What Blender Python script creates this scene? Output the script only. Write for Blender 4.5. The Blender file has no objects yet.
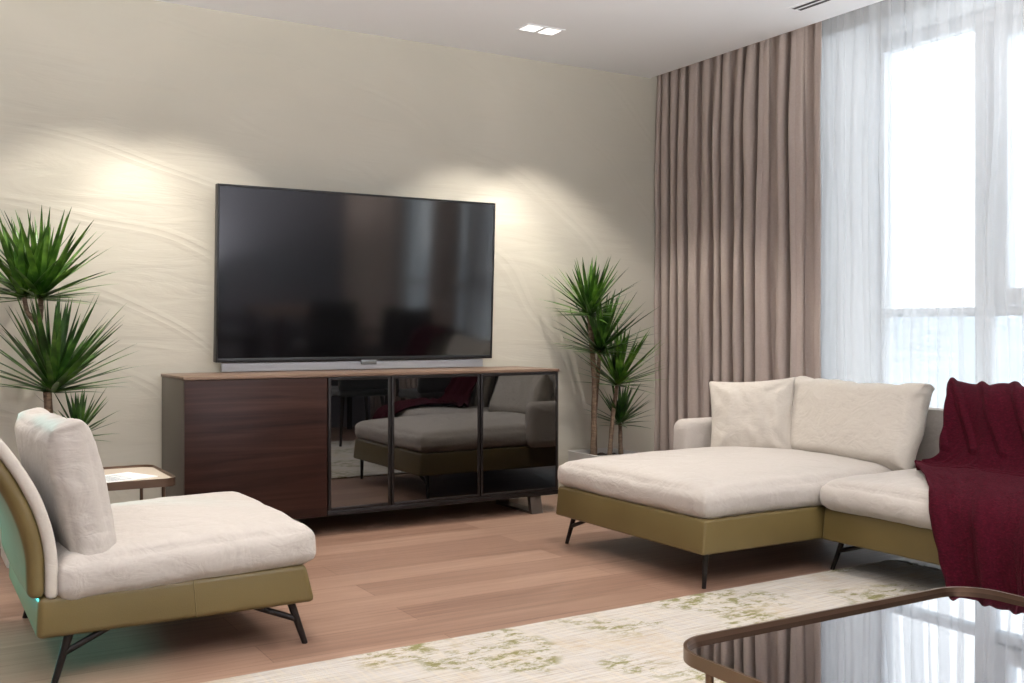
import bpy, bmesh, math, random
from mathutils import Vector, Matrix, noise

random.seed(7)
PI = math.pi
scene = bpy.context.scene
COL = scene.collection

# ------------------------------------------------------------------ helpers
def lin(c):
    c = c / 255.0
    return c / 12.92 if c <= 0.04045 else ((c + 0.055) / 1.055) ** 2.4
def rgb(r, g, b):
    return (lin(r), lin(g), lin(b), 1.0)

class Mat:
    """small wrapper round a node material"""
    def __init__(self, name, color=(0.5, 0.5, 0.5, 1), rough=0.5, metal=0.0, ior=1.45, **kw):
        self.m = bpy.data.materials.new(name)
        self.m.use_nodes = True
        self.nt = self.m.node_tree
        self.b = self.nt.nodes['Principled BSDF']
        self.b.inputs['Base Color'].default_value = color
        self.b.inputs['Roughness'].default_value = rough
        self.b.inputs['Metallic'].default_value = metal
        self.b.inputs['IOR'].default_value = ior
        for k, v in kw.items():
            self.b.inputs[k].default_value = v
        self.tc = None
    def node(self, t, **inp):
        n = self.nt.nodes.new(t)
        for k, v in inp.items():
            n.inputs[k.replace('_', ' ')].default_value = v
        return n
    def link(self, a, b):
        self.nt.links.new(a, b)
    def coord(self, scale=(1, 1, 1), rot=(0, 0, 0), src='Object'):
        if self.tc is None:
            self.tc = self.nt.nodes.new('ShaderNodeTexCoord')
        mp = self.nt.nodes.new('ShaderNodeMapping')
        mp.inputs['Scale'].default_value = scale
        mp.inputs['Rotation'].default_value = rot
        self.link(self.tc.outputs[src], mp.inputs['Vector'])
        return mp.outputs['Vector']
    def noise(self, vec, scale, detail=4, rough=0.55, dist=0.0):
        n = self.node('ShaderNodeTexNoise', Scale=scale, Detail=detail, Roughness=rough, Distortion=dist)
        self.link(vec, n.inputs['Vector'])
        return n.outputs['Fac']
    def ramp(self, fac, stops):
        r = self.nt.nodes.new('ShaderNodeValToRGB')
        cr = r.color_ramp
        while len(cr.elements) < len(stops):
            cr.elements.new(0.5)
        for e, (p, c) in zip(cr.elements, stops):
            e.position = p
            e.color = c
        self.link(fac, r.inputs['Fac'])
        return r.outputs['Color']
    def mix(self, fac, a, b, mode='MIX'):
        n = self.nt.nodes.new('ShaderNodeMix')
        n.data_type = 'RGBA'
        n.blend_type = mode
        for s, v in ((n.inputs[0], fac), (n.inputs[6], a), (n.inputs[7], b)):
            if isinstance(v, (float, int, tuple)):
                s.default_value = v
            else:
                self.link(v, s)
        return n.outputs[2]
    def math(self, op, a, b=0.0):
        n = self.nt.nodes.new('ShaderNodeMath')
        n.operation = op
        for s, v in ((n.inputs[0], a), (n.inputs[1], b)):
            if isinstance(v, (float, int)):
                s.default_value = v
            else:
                self.link(v, s)
        return n.outputs[0]
    def bump(self, h, strength=0.2, dist=0.01):
        n = self.node('ShaderNodeBump', Strength=strength, Distance=dist)
        self.link(h, n.inputs['Height'])
        self.link(n.outputs['Normal'], self.b.inputs['Normal'])
    def color(self, c):
        self.link(c, self.b.inputs['Base Color'])

def empty(name, loc, label=None, cat=None, group=None):
    o = bpy.data.objects.new(name, None)
    o.empty_display_size = 0.1
    COL.objects.link(o)
    o.location = loc
    if label: o['label'] = label
    if cat: o['category'] = cat
    if group: o['group'] = group
    return o
def tag(o, label, cat, group=None, kind=None):
    o['label'] = label
    o['category'] = cat
    if group: o['group'] = group
    if kind: o['kind'] = kind
    return o
ORIG = {}
def obj(name, bm, mat, parent=None, origin=None, smooth=None, recalc=True):
    """link ONE mesh object; the bmesh is in world space and is moved to the object's origin"""
    if parent is not None:
        origin = ORIG.get(parent.name, Vector(parent.location) if parent.parent is None else Vector((0, 0, 0)))
    elif origin is None:
        origin = Vector((0, 0, 0))
    origin = Vector(origin)
    if recalc:
        bmesh.ops.recalc_face_normals(bm, faces=bm.faces)
    bmesh.ops.translate(bm, verts=bm.verts, vec=-origin)
    me = bpy.data.meshes.new(name)
    bm.to_mesh(me)
    bm.free()
    if smooth is not None:
        if smooth >= 180:
            for p in me.polygons: p.use_smooth = True
        else:
            me.shade_smooth() if hasattr(me, 'shade_smooth') else None
            try:
                me.set_sharp_from_angle(angle=math.radians(smooth))
            except Exception:
                pass
    o = bpy.data.objects.new(name, me)
    COL.objects.link(o)
    me.materials.append(mat.m if isinstance(mat, Mat) else mat)
    if parent is not None:
        o.parent = parent
    else:
        o.location = origin
    ORIG[o.name] = origin
    return o
def struct(name, bm, mat, parent=None, smooth=30):
    o = obj(name, bm, mat, parent, smooth=smooth)
    o['kind'] = 'structure'
    return o

def box(bm, x0, x1, y0, y1, z0, z1, bevel=0.0, seg=2):
    r = bmesh.ops.create_cube(bm, size=1.0)
    vs = r['verts']
    M = Matrix.Translation(((x0 + x1) / 2, (y0 + y1) / 2, (z0 + z1) / 2)) @ Matrix.Diagonal((x1 - x0, y1 - y0, z1 - z0, 1))
    bmesh.ops.transform(bm, matrix=M, verts=vs)
    if bevel > 0:
        es = list({e for v in vs for e in v.link_edges})
        r2 = bmesh.ops.bevel(bm, geom=es, offset=bevel, segments=seg, profile=0.5, affect='EDGES')
        vs = [v for v in r2['verts']]
    return vs
def prism(bm, pts, axis, a, b, bevel=0.0, seg=3):
    """extrude a closed 2-D outline; axis 'y': pts are (x,z); axis 'x': pts are (y,z); axis 'z': pts are (x,y)"""
    def P(p, t):
        return {'y': (p[0], t, p[1]), 'x': (t, p[0], p[1]), 'z': (p[0], p[1], t)}[axis]
    v0 = [bm.verts.new(P(p, a)) for p in pts]
    v1 = [bm.verts.new(P(p, b)) for p in pts]
    n = len(pts)
    bm.faces.new(v0); bm.faces.new(v1)
    for i in range(n):
        bm.faces.new((v0[i], v0[(i + 1) % n], v1[(i + 1) % n], v1[i]))
    if bevel > 0:
        es = list({e for v in v0 + v1 for e in v.link_edges})
        bmesh.ops.bevel(bm, geom=es, offset=bevel, segments=seg, profile=0.5, affect='EDGES')
def bar(bm, a, b, r0, r1=None, n=12, sq=False):
    tube(bm, [a, b], [r0, r1 if r1 is not None else r0], n)
def tube(bm, pts, rad, n=10, cap=True):
    pts = [Vector(p) for p in pts]
    if not isinstance(rad, (list, tuple)):
        rad = [rad] * len(pts)
    rings = []
    up = None
    for i, p in enumerate(pts):
        d = (pts[min(i + 1, len(pts) - 1)] - pts[max(i - 1, 0)]).normalized()
        if up is None:
            up = Vector((0, 0, 1)) if abs(d.z) < 0.9 else Vector((1, 0, 0))
        s = d.cross(up).normalized()
        up = s.cross(d).normalized()
        rings.append([bm.verts.new(p + (s * math.cos(2 * PI * k / n) + up * math.sin(2 * PI * k / n)) * rad[i]) for k in range(n)])
    for i in range(len(rings) - 1):
        for k in range(n):
            bm.faces.new((rings[i][k], rings[i][(k + 1) % n], rings[i + 1][(k + 1) % n], rings[i + 1][k]))
    if cap:
        bm.faces.new(rings[0]); bm.faces.new(rings[-1])
def grid(bm, f, nu, nv, closed_u=False):
    vs = [[bm.verts.new(f(i / nu, j / nv)) for j in range(nv + 1)] for i in range(nu + (0 if closed_u else 1))]
    N = len(vs)
    for i in range(nu):
        for j in range(nv):
            bm.faces.new((vs[i][j], vs[(i + 1) % N][j], vs[(i + 1) % N][j + 1], vs[i][j + 1]))
    return vs
def rrect(x0, x1, y0, y1, r, n=8):
    pts = []
    for cx, cy, a0 in ((x1 - r, y1 - r, 0), (x0 + r, y1 - r, 90), (x0 + r, y0 + r, 180), (x1 - r, y0 + r, 270)):
        for k in range(n + 1):
            a = math.radians(a0 + 90 * k / n)
            pts.append((cx + r * math.cos(a), cy + r * math.sin(a)))
    return pts
def fbm(p, s, seed=0):
    v = Vector(p) * s + Vector((seed * 13.7, seed * 7.1, seed * 3.3))
    return noise.fractal(v, 1.0, 2.0, 3)

def soft_block(bm, sx, sy, sz, r, crown=0.03, sag=0.0, seed=0, wr=0.004, n=(26, 26, 8), side=0.0, M=None, corner=0.0):
    """upholstered cushion centred at the origin: rounded box, crowned top, bulging sides, fine wrinkles"""
    tmp = bmesh.new()
    nx, ny, nz = n
    def add(f, a, b): grid(tmp, f, a, b)
    for s in (-1, 1):
        add(lambda u, v, s=s: Vector((2 * u - 1, 2 * v - 1, s)), nx, ny)
        add(lambda u, v, s=s: Vector((2 * u - 1, s, 2 * v - 1)), nx, nz)
        add(lambda u, v, s=s: Vector((s, 2 * u - 1, 2 * v - 1)), ny, nz)
    bmesh.ops.remove_doubles(tmp, verts=tmp.verts, dist=1e-4)
    hx, hy, hz = sx / 2, sy / 2, sz / 2
    for v in tmp.verts:
        u, w, t = v.co
        # concentrate vertices near the rim
        u = math.sin(u * PI / 2) * 0.35 + u * 0.65
        w = math.sin(w * PI / 2) * 0.35 + w * 0.65
        p = Vector((u * hx, w * hy, t * hz))
        q = Vector((max(-hx + r, min(hx - r, p.x)), max(-hy + r, min(hy - r, p.y)), max(-hz + r, min(hz - r, p.z))))
        d = p - q
        if d.length > 1e-9:
            p = q + d.normalized() * r
        fx, fy, fz = 1 - abs(u) ** 2.6, 1 - abs(w) ** 2.6, 1 - t * t
        if t > 0:
            p.z += crown * max(fx, 0) ** 0.7 * max(fy, 0) ** 0.7 * t
        elif sag:
            p.z -= sag * max(fx, 0) ** 0.7 * max(fy, 0) ** 0.7 * (-t)
        p.x += side * fz * u * max(fy, 0.0) ** 0.5
        p.y += side * fz * w * max(fx, 0.0) ** 0.5
        c = (abs(u) * abs(w)) ** 8
        p.x += corner * c * u
        p.y += corner * c * w
        e = max(abs(u) ** 6, abs(w) ** 6)
        k = wr * (0.5 + 1.2 * e)
        p += Vector((fbm(p, 4, seed), fbm(p, 4, seed + 5), fbm(p, 4, seed + 9))) * k * 0.55
        if d.length > 1e-9:
            # creases that run away from the seams
            cr = fbm((p.x * 9 + p.y * 4, p.y * 9 - p.x * 4, p.z * 3), 1, seed + 2) * e + 0.35 * fbm(p, 13, seed + 3)
            p += d.normalized() * cr * wr * 0.55
        v.co = p
    if M is not None:
        bmesh.ops.transform(tmp, matrix=M, verts=tmp.verts)
    me = bpy.data.meshes.new('tmp')
    tmp.to_mesh(me); tmp.free()
    bm.from_mesh(me)
    bpy.data.meshes.remove(me)

def pillow(bm, sx, sy, T, seed=0, M=None, n=44, wr=0.01, pinch=0.07):
    """knife-edge scatter cushion in its own XY plane, thickness along Z"""
    tmp = bmesh.new()
    for s in (-1, 1):
        def f(u, v, s=s):
            a, b = 2 * u - 1, 2 * v - 1
            h = (max(0, 1 - abs(a) ** 2.4) * max(0, 1 - abs(b) ** 2.4)) ** 0.55
            x = a * sx / 2 * (1 - pinch * (1 - b * b) * abs(a) ** 3)
            y = b * sy / 2 * (1 - pinch * (1 - a * a) * abs(b) ** 3)
            z = s * T / 2 * h
            # creases running from corners
            rad = (abs(a) * abs(b))
            ang = math.atan2(1 - abs(b) + 1e-4, 1 - abs(a) + 1e-4)
            cr = math.sin(ang * 9 + seed + (1.7 if a > 0 else 0) + (2.9 if b > 0 else 0)) * rad * (1 - rad)
            p = Vector((x, y, z))
            z += s * h ** 0.5 * (wr * 1.6 * cr + wr * fbm((x * 1.2 + y * .5, y * 2.2, s), 5, seed))
            return Vector((x, y, z))
        grid(tmp, f, n, n)
    bmesh.ops.remove_doubles(tmp, verts=tmp.verts, dist=1e-5)
    if M is not None:
        bmesh.ops.transform(tmp, matrix=M, verts=tmp.verts)
    me = bpy.data.meshes.new('tmp')
    tmp.to_mesh(me); tmp.free()
    bm.from_mesh(me)
    bpy.data.meshes.remove(me)

# ------------------------------------------------------------------ materials
# plaster wall with broad trowel strokes
PLASTER = Mat('plaster', rgb(214, 206, 183), 0.75)
v = PLASTER.coord()
n1 = PLASTER.noise(v, 1.1, 4, 0.5, 0.6)
n2 = PLASTER.noise(PLASTER.coord((0.6, 1, 3.2), (0, 0.5, 0)), 2.6, 5, 0.55, 1.2)
PLASTER.color(PLASTER.mix(PLASTER.math('MULTIPLY', n2, 0.55), PLASTER.ramp(n1, [(0.3, rgb(198, 194, 180)), (0.7, rgb(212, 207, 193))]), rgb(206, 198, 180)))
wv = PLASTER.node('ShaderNodeTexWave', Scale=0.55, Distortion=7.0, Detail=2.0, Detail_Scale=0.7)
wv.wave_type = 'RINGS'; wv.rings_direction = 'Y'
PLASTER.link(PLASTER.coord((1, 1, 1.6)), wv.inputs['Vector'])
strk = PLASTER.ramp(wv.outputs['Fac'], [(0.90, (0, 0, 0, 1)), (0.985, (1, 1, 1, 1)), (1.0, (0.2, 0.2, 0.2, 1))])
hh = PLASTER.math('ADD', PLASTER.math('MULTIPLY', n2, 1.0), PLASTER.math('MULTIPLY', strk, 0.22))
PLASTER.bump(hh, 0.35, 0.012)

WHITE = Mat('white_paint', rgb(226, 226, 226), 0.6)
WALLGREY = Mat('grey_paint', rgb(136, 137, 146), 0.7)
CEIL = Mat('ceiling_paint', rgb(246, 247, 250), 0.8)
FRAME = Mat('window_pvc', rgb(246, 249, 252), 0.35)

FLOOR = Mat('floor_planks', rgb(150, 110, 92), 0.38)
v = FLOOR.coord()
bt = FLOOR.node('ShaderNodeTexBrick', Scale=1.0, Mortar_Size=0.0018, Bias=0.0, Brick_Width=1.55, Row_Height=0.19)
bt.offset = 0.37
bt.inputs['Color1'].default_value = rgb(168, 138, 118)
bt.inputs['Color2'].default_value = rgb(122, 94, 78)
bt.inputs['Mortar'].default_value = rgb(92, 60, 48)
FLOOR.link(v, bt.inputs['Vector'])
g1 = FLOOR.noise(FLOOR.coord((0.5, 12, 1)), 3.0, 6, 0.65, 0.6)
g2 = FLOOR.noise(FLOOR.coord((1.6, 34, 1)), 4.0, 4, 0.6)
c = FLOOR.mix(0.75, bt.outputs['Color'], FLOOR.ramp(g1, [(0.28, rgb(92, 66, 54)), (0.5, rgb(146, 115, 98)), (0.75, rgb(184, 154, 132))]), 'MIX')
c = FLOOR.mix(FLOOR.math('MULTIPLY', g2, 0.62), c, rgb(104, 74, 60))
c = FLOOR.mix(0.35, c, bt.outputs['Color'])
FLOOR.color(c)
FLOOR.bump(FLOOR.math('ADD', g2, FLOOR.math('MULTIPLY', bt.outputs['Fac'], -1.0)), 0.12, 0.004)

def linen(name, col, dark, sheen=0.25, creases=False):
    m = Mat(name, col, 0.9)
    v = m.coord()
    a = m.noise(v, 90, 3, 0.6)
    b = m.noise(m.coord((1, 1, 1)), 420, 2, 0.5)
    m.color(m.mix(m.math('MULTIPLY', a, 0.6), col, dark))
    m.b.inputs['Sheen Weight'].default_value = sheen
    m.b.inputs['Sheen Roughness'].default_value = 0.5
    if creases:
        c = m.noise(m.coord((1, 1, 1)), 5.0, 3, 0.5, 1.6)
        d = m.noise(m.coord((1, 1, 1.6), (0.5, 0.3, 0.6)), 11.0, 2, 0.5, 2.2)
        h = m.math('ADD', m.math('MULTIPLY', c, 1.0), m.math('MULTIPLY', d, 0.35))
        h = m.math('ADD', h, m.math('MULTIPLY', m.math('ADD', a, b), 0.018))
        m.bump(h, 0.30, 0.03)
    else:
        m.bump(m.math('ADD', m.math('MULTIPLY', a, 0.5), b), 0.16, 0.002)
    return m
LINEN = linen('cream_linen', rgb(186, 178, 170), rgb(168, 159, 150), 0.2, True)
LINEN2 = linen('ivory_linen', rgb(196, 188, 177), rgb(180, 171, 160), 0.2, True)
CURT = linen('taupe_curtain', rgb(184, 169, 160), rgb(158, 143, 135), 0.1)
LEATHER = Mat('olive_leather', rgb(98, 82, 47), 0.42)
v = LEATHER.coord()
vo = LEATHER.node('ShaderNodeTexVoronoi', Scale=240)
LEATHER.link(v, vo.inputs['Vector'])
LEATHER.bump(vo.outputs['Distance'], 0.12, 0.001)
la = LEATHER.noise(v, 4, 3, 0.5)
LEATHER.color(LEATHER.ramp(la, [(0.3, rgb(94, 79, 45)), (0.7, rgb(103, 88, 52))]))

THROW = Mat('burgundy_chenille', rgb(92, 22, 40), 0.95)
v = THROW.coord()
ta = THROW.noise(THROW.coord((1, .6, 1.3)), 130, 4, 0.7)
tb = THROW.noise(THROW.coord((1, 14, 14)), 30, 3, 0.6)
THROW.color(THROW.ramp(ta, [(0.3, rgb(34, 1, 9)), (0.55, rgb(60, 4, 19)), (0.8, rgb(86, 14, 32))]))
THROW.b.inputs['Sheen Weight'].default_value = 0.04
THROW.b.inputs['Specular IOR Level'].default_value = 0.15
THROW.b.inputs['Sheen Tint'].default_value = rgb(190, 80, 100)
THROW.bump(THROW.math('ADD', ta, THROW.math('MULTIPLY', tb, 0.6)), 0.6, 0.006)

BLACK = Mat('black_metal', rgb(38, 34, 33), 0.4, 0.6)
GREYMETAL = Mat('grey_metal', rgb(108, 98, 90), 0.38, 0.7)
BRONZE = Mat('bronze_metal', rgb(112, 88, 70), 0.32, 0.85)
DARKBRONZE = Mat('dark_bronze', rgb(96, 76, 62), 0.4, 0.7)
TVBLACK = Mat('tv_plastic', rgb(24, 24, 26), 0.35)
SCREEN = Mat('tv_screen', rgb(5, 5, 7), 0.085, ior=1.95)
TVGREY = Mat('tv_grey', rgb(168, 170, 174), 0.5)
SILVER = Mat('tv_silver', rgb(120, 124, 124), 0.35, 0.5)
GLASSDOOR = Mat('smoked_mirror_glass', rgb(6, 6, 7), 0.015, ior=2.35)
MIRROR = Mat('dark_mirror_glass', rgb(190, 188, 190), 0.008, 1.0)
STONE = Mat('side_table_top', rgb(214, 200, 182), 0.25)
SOIL = Mat('potting_soil', rgb(48, 38, 30), 0.95)
sn = SOIL.noise(SOIL.coord(), 60, 4, 0.6)
SOIL.color(SOIL.ramp(sn, [(0.3, rgb(28, 20, 15)), (0.7, rgb(70, 56, 44))]))
SOIL.bump(sn, 0.8, 0.01)
POT = Mat('pot_ceramic', rgb(206, 202, 196), 0.45)
TRUNK = Mat('trunk_bark', rgb(110, 90, 72), 0.85)
tn = TRUNK.noise(TRUNK.coord((1, 1, 3.5)), 22, 4, 0.6)
TRUNK.color(TRUNK.ramp(tn, [(0.3, rgb(84, 66, 52)), (0.7, rgb(138, 116, 94))]))
TRUNK.bump(tn, 0.8, 0.006)
def leafmat(name, a, b, c):
    m = Mat(name, b, 0.35)
    n = m.noise(m.coord(), 14, 2, 0.5)
    m.color(m.ramp(n, [(0.3, a), (0.5, b), (0.72, c)]))
    m.b.inputs['Subsurface Weight'].default_value = 0.0
    return m
LEAF = leafmat('dracaena_leaf', rgb(34, 64, 20), rgb(66, 106, 34), rgb(120, 162, 62))
LEAFD = leafmat('dracaena_leaf_dark', rgb(28, 54, 20), rgb(52, 88, 32), rgb(92, 132, 52))

def walnut(name, dark, mid, light, axis='x', rough=0.38):
    m = Mat(name, mid, rough)
    sc = {'x': (0.35, 3, 7.5)}[axis]
    a = m.noise(m.coord(sc), 3.2, 5, 0.6, 0.9)
    b = m.noise(m.coord((1.2, 10, 42)), 4.0, 4, 0.6, 0.3)
    c = m.ramp(a, [(0.25, dark), (0.5, mid), (0.78, light)])
    m.color(m.mix(m.math('MULTIPLY', b, 0.5), c, dark))
    m.bump(b, 0.06, 0.002)
    m.b.inputs['Specular IOR Level'].default_value = 0.22
    return m
WALNUT = walnut('walnut_front', rgb(28, 14, 11), rgb(50, 29, 23), rgb(72, 47, 37))
WALTOP = walnut('walnut_top', rgb(100, 80, 66), rgb(126, 104, 88), rgb(146, 124, 106))
CABSIDE = Mat('cabinet_lacquer', rgb(84, 76, 67), 0.45)
PAPER = Mat('paper', rgb(240, 240, 238), 0.6)
INK = Mat('ink', rgb(130, 140, 146), 0.6)
DARKWOOD = walnut('dark_wood', rgb(28, 20, 18), rgb(44, 32, 28), rgb(62, 46, 40))
DARKSEAT = linen('charcoal_fabric', rgb(52, 50, 50), rgb(38, 36, 36))

RUG = Mat('rug_pile', rgb(220, 210, 190), 0.98)
v = RUG.coord()
st = RUG.noise(RUG.coord((1.6, 34, 1)), 3.0, 5, 0.65, 0.3)
st2 = RUG.noise(RUG.coord((26, 2.2, 1)), 3.0, 4, 0.6, 0.3)
base = RUG.mix(RUG.ramp(st, [(0.42, (0, 0, 0, 1)), (0.66, (1, 1, 1, 1))]), rgb(197, 192, 186), rgb(170, 159, 147))
base = RUG.mix(RUG.math('MULTIPLY', RUG.ramp(st2, [(0.45, (0, 0, 0, 1)), (0.65, (1, 1, 1, 1))]), 0.5), base, rgb(206, 194, 172))
mossm = RUG.noise(RUG.coord((1, 1, 1)), 2.6, 1.5, 0.4, 0.4)
mossf = RUG.noise(RUG.coord((1.0, 1.7, 1)), 13, 6, 0.8, 0.2)
mk = RUG.math('MULTIPLY', RUG.ramp(mossm, [(0.49, (0, 0, 0, 1)), (0.57, (1, 1, 1, 1))]), RUG.ramp(mossf, [(0.48, (0, 0, 0, 1)), (0.58, (1, 1, 1, 1))]))
bm_ = RUG.noise(RUG.coord((1, 1, 1), (0, 0, 1)), 3.4, 2, 0.5)
bk = RUG.math('MULTIPLY', RUG.ramp(bm_, [(0.52, (0, 0, 0, 1)), (0.62, (1, 1, 1, 1))]), RUG.ramp(mossf, [(0.40, (0, 0, 0, 1)), (0.62, (1, 1, 1, 1))]))
base = RUG.mix(RUG.math('MULTIPLY', bk, 0.65), base, rgb(186, 166, 138))
base = RUG.mix(mk, base, rgb(126, 122, 76))
RUG.color(base)
RUG.bump(RUG.math('ADD', RUG.noise(v, 260, 2, 0.6), RUG.math('MULTIPLY', st, 1.5)), 0.5, 0.006)

# sheer voile: partly open weave, the threads scatter and pass light
SHEER = bpy.data.materials.new('sheer_voile')
SHEER.use_nodes = True
nt = SHEER.node_tree
nt.nodes.clear()
out = nt.nodes.new('ShaderNodeOutputMaterial')
tr = nt.nodes.new('ShaderNodeBsdfTransparent')
tl = nt.nodes.new('ShaderNodeBsdfTranslucent'); tl.inputs['Color'].default_value = rgb(246, 248, 250)
df = nt.nodes.new('ShaderNodeBsdfDiffuse'); df.inputs['Color'].default_value = rgb(246, 248, 250)
m1 = nt.nodes.new('ShaderNodeMixShader'); m1.inputs[0].default_value = 0.5
nt.links.new(tl.outputs[0], m1.inputs[1]); nt.links.new(df.outputs[0], m1.inputs[2])
m2 = nt.nodes.new('ShaderNodeMixShader'); m2.inputs[0].default_value = 0.29
nt.links.new(tr.outputs[0], m2.inputs[1]); nt.links.new(m1.outputs[0], m2.inputs[2])
nt.links.new(m2.outputs[0], out.inputs[0])

GLASS = bpy.data.materials.new('window_glass')
GLASS.use_nodes = True
nt = GLASS.node_tree
nt.nodes.clear()
out = nt.nodes.new('ShaderNodeOutputMaterial')
tr = nt.nodes.new('ShaderNodeBsdfTransparent'); tr.inputs['Color'].default_value = (0.96, 0.98, 0.99, 1)
gl = nt.nodes.new('ShaderNodeBsdfGlossy'); gl.inputs['Roughness'].default_value = 0.0
m2 = nt.nodes.new('ShaderNodeMixShader'); m2.inputs[0].default_value = 0.06
nt.links.new(tr.outputs[0], m2.inputs[1]); nt.links.new(gl.outputs[0], m2.inputs[2])
nt.links.new(m2.outputs[0], out.inputs[0])

WALLGLOW = bpy.data.materials.new('wall_glow')  # translucent stand-in for white wall, made to look daylit
WALLGLOW.use_nodes = True
nt = WALLGLOW.node_tree
nt.nodes.clear()
out = nt.nodes.new('ShaderNodeOutputMaterial')
tl = nt.nodes.new('ShaderNodeBsdfTranslucent'); tl.inputs['Color'].default_value = (0.98, 0.98, 0.98, 1)
df = nt.nodes.new('ShaderNodeBsdfDiffuse'); df.inputs['Color'].default_value = (0.8, 0.82, 0.84, 1)
m1 = nt.nodes.new('ShaderNodeMixShader'); m1.inputs[0].default_value = 0.5
nt.links.new(tl.outputs[0], m1.inputs[1]); nt.links.new(df.outputs[0], m1.inputs[2]); nt.links.new(m1.outputs[0], out.inputs[0])

def emit(name, col, s):
    m = bpy.data.materials.new(name)
    m.use_nodes = True
    nt = m.node_tree
    nt.nodes.clear()
    o = nt.nodes.new('ShaderNodeOutputMaterial')
    e = nt.nodes.new('ShaderNodeEmission')
    e.inputs['Color'].default_value = col
    e.inputs['Strength'].default_value = s
    nt.links.new(e.outputs[0], o.inputs[0])
    return m
LENS = emit('lamp_lens', (1, 0.95, 0.88, 1), 2.5)
TEALGLOW = emit('assumed_teal_glow', (0.25, 0.95, 0.9, 1), 0.8)  # glow of the assumed teal lamp, added out of view

# ------------------------------------------------------------------ room shell
H = 2.62            # ceiling
YW = 5.27           # wall with the television
XL, XR, YB = -2.0, 4.55, -0.50
XC = 4.17           # edge of the ceiling, curtain slot beyond
b = bmesh.new(); box(b, XL - .1, XR + .15, YB - .1, YW + .1, -0.1, 0.0); struct('floor', b, FLOOR)
b = bmesh.new(); box(b, XL - .1, XC, YB - .1, YW + .1, H, H + 0.16); struct('ceiling', b, CEIL)
b = bmesh.new(); box(b, XC, XR + .15, YB - .1, YW + .1, H + 0.16, H + 0.26); struct('trim_1', b, WHITE)   # top of the curtain slot
b = bmesh.new(); box(b, XL - .1, XR + .15, YW, YW + .12, 0, H + 0.16); struct('wall_front', b, PLASTER)
b = bmesh.new(); box(b, XL - .1, XR + .15, YB - .12, YB, 0, H + 0.16); struct('wall_back', b, WALLGREY)
b = bmesh.new(); box(b, XL - .12, XL, YB, YW, 0, H + 0.16); struct('wall_left', b, WALLGREY)

# window wall (plane x = 4.45 .. 4.60) with two glazed bays
GX = 4.47
ZS, ZT = 0.12, 2.47
bays = [(2.32, 4.14), (0.72, 2.0)]
b = bmesh.new()
box(b, GX - .02, XR + .05, 4.14, YW, 0, H + .16)
box(b, GX - .02, XR + .05, 2.0, 2.32, 0, H + .16)
box(b, GX - .02, XR + .05, YB, 0.72, 0, H + .16)
for y0, y1 in bays:
    box(b, GX - .02, XR + .05, y0, y1, 0, ZS)
    box(b, GX - .02, XR + .05, y0, y1, H + .02, H + .16)
struct('wall_right', b, WHITE)
def fr(bm, y0, y1, z0, z1, d=0.0, t=0.07):
    box(bm, GX - .03 - d, GX + t - .03, y0, y1, z0, z1, 0.006, 2)
# window_1: fixed light on the left, opening sash on the right, transom at 1.1 m
W1 = empty('window_1', (GX, 3.0, ZS)); W1['kind'] = 'structure'
b = bmesh.new()
fr(b, 3.655, 3.70, ZS, H + .02); fr(b, 2.30, 2.345, ZS, H + .02); fr(b, 4.11, 4.15, ZS, H + .02)
fr(b, 2.345, 3.655, ZT - .02, ZT + .045); fr(b, 2.345, 3.655, ZS - .02, ZS + .05)
fr(b, 3.035, 3.128, ZS + .05, ZT - .02)
fr(b, 3.128, 3.655, 1.065, 1.112); fr(b, 2.345, 3.035, 1.065, 1.112)
struct('window_frame', b, FRAME, W1)
b = bmesh.new()
fr(b, 2.945, 3.028, 1.115, ZT - .025, 0.018, .06); fr(b, 2.35, 2.43, 1.115, ZT - .025, 0.018, .06)
fr(b, 2.43, 2.945, 1.115, 1.195, 0.018, .06); fr(b, 2.43, 2.945, ZT - .105, ZT - .025, 0.018, .06)
struct('sash', b, FRAME, W1)
b = bmesh.new()
for y0, y1, z0, z1 in ((3.128, 3.655, 1.112, ZT - .02), (3.128, 3.655, ZS + .05, 1.065), (2.345, 3.035, ZS + .05, 1.065), (2.43, 2.945, 1.195, ZT - .105)):
    box(b, GX, GX + .008, y0, y1, z0, z1)
struct('pane', b, GLASS, W1)
b = bmesh.new()
box(b, GX - .01, GX + .01, 3.70, 4.11, ZS, H + .02); box(b, GX - .01, GX + .01, 2.345, 3.655, ZT + .045, H + .02)
struct('wall_glow_panel', b, WALLGLOW, W1)  # added where plain wall stands, so side strip and lintel glow with sky light
W2 = empty('window_2', (GX, 1.36, ZS)); W2['kind'] = 'structure'
b = bmesh.new()
fr(b, 1.97, 2.02, ZS, H + .02); fr(b, 0.70, 0.75, ZS, H + .02); fr(b, 0.75, 1.97, ZT - .02, ZT + .045); fr(b, 0.75, 1.97, ZS - .02, ZS + .05)
fr(b, 1.33, 1.42, ZS + .05, ZT - .02); fr(b, 1.42, 1.97, 1.065, 1.112); fr(b, 0.75, 1.33, 1.065, 1.112)
struct('window_frame', b, FRAME, W2)
b = bmesh.new()
box(b, GX, GX + .008, 0.75, 1.97, ZS + .03, ZT)
struct('pane', b, GLASS, W2)
b = bmesh.new(); box(b, GX - .01, GX + .01, 0.75, 1.97, ZT + .045, H + .02)
struct('wall_glow_panel', b, WALLGLOW, W2)  # same added wall stand-in above the second window, glowing with sky light

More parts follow.
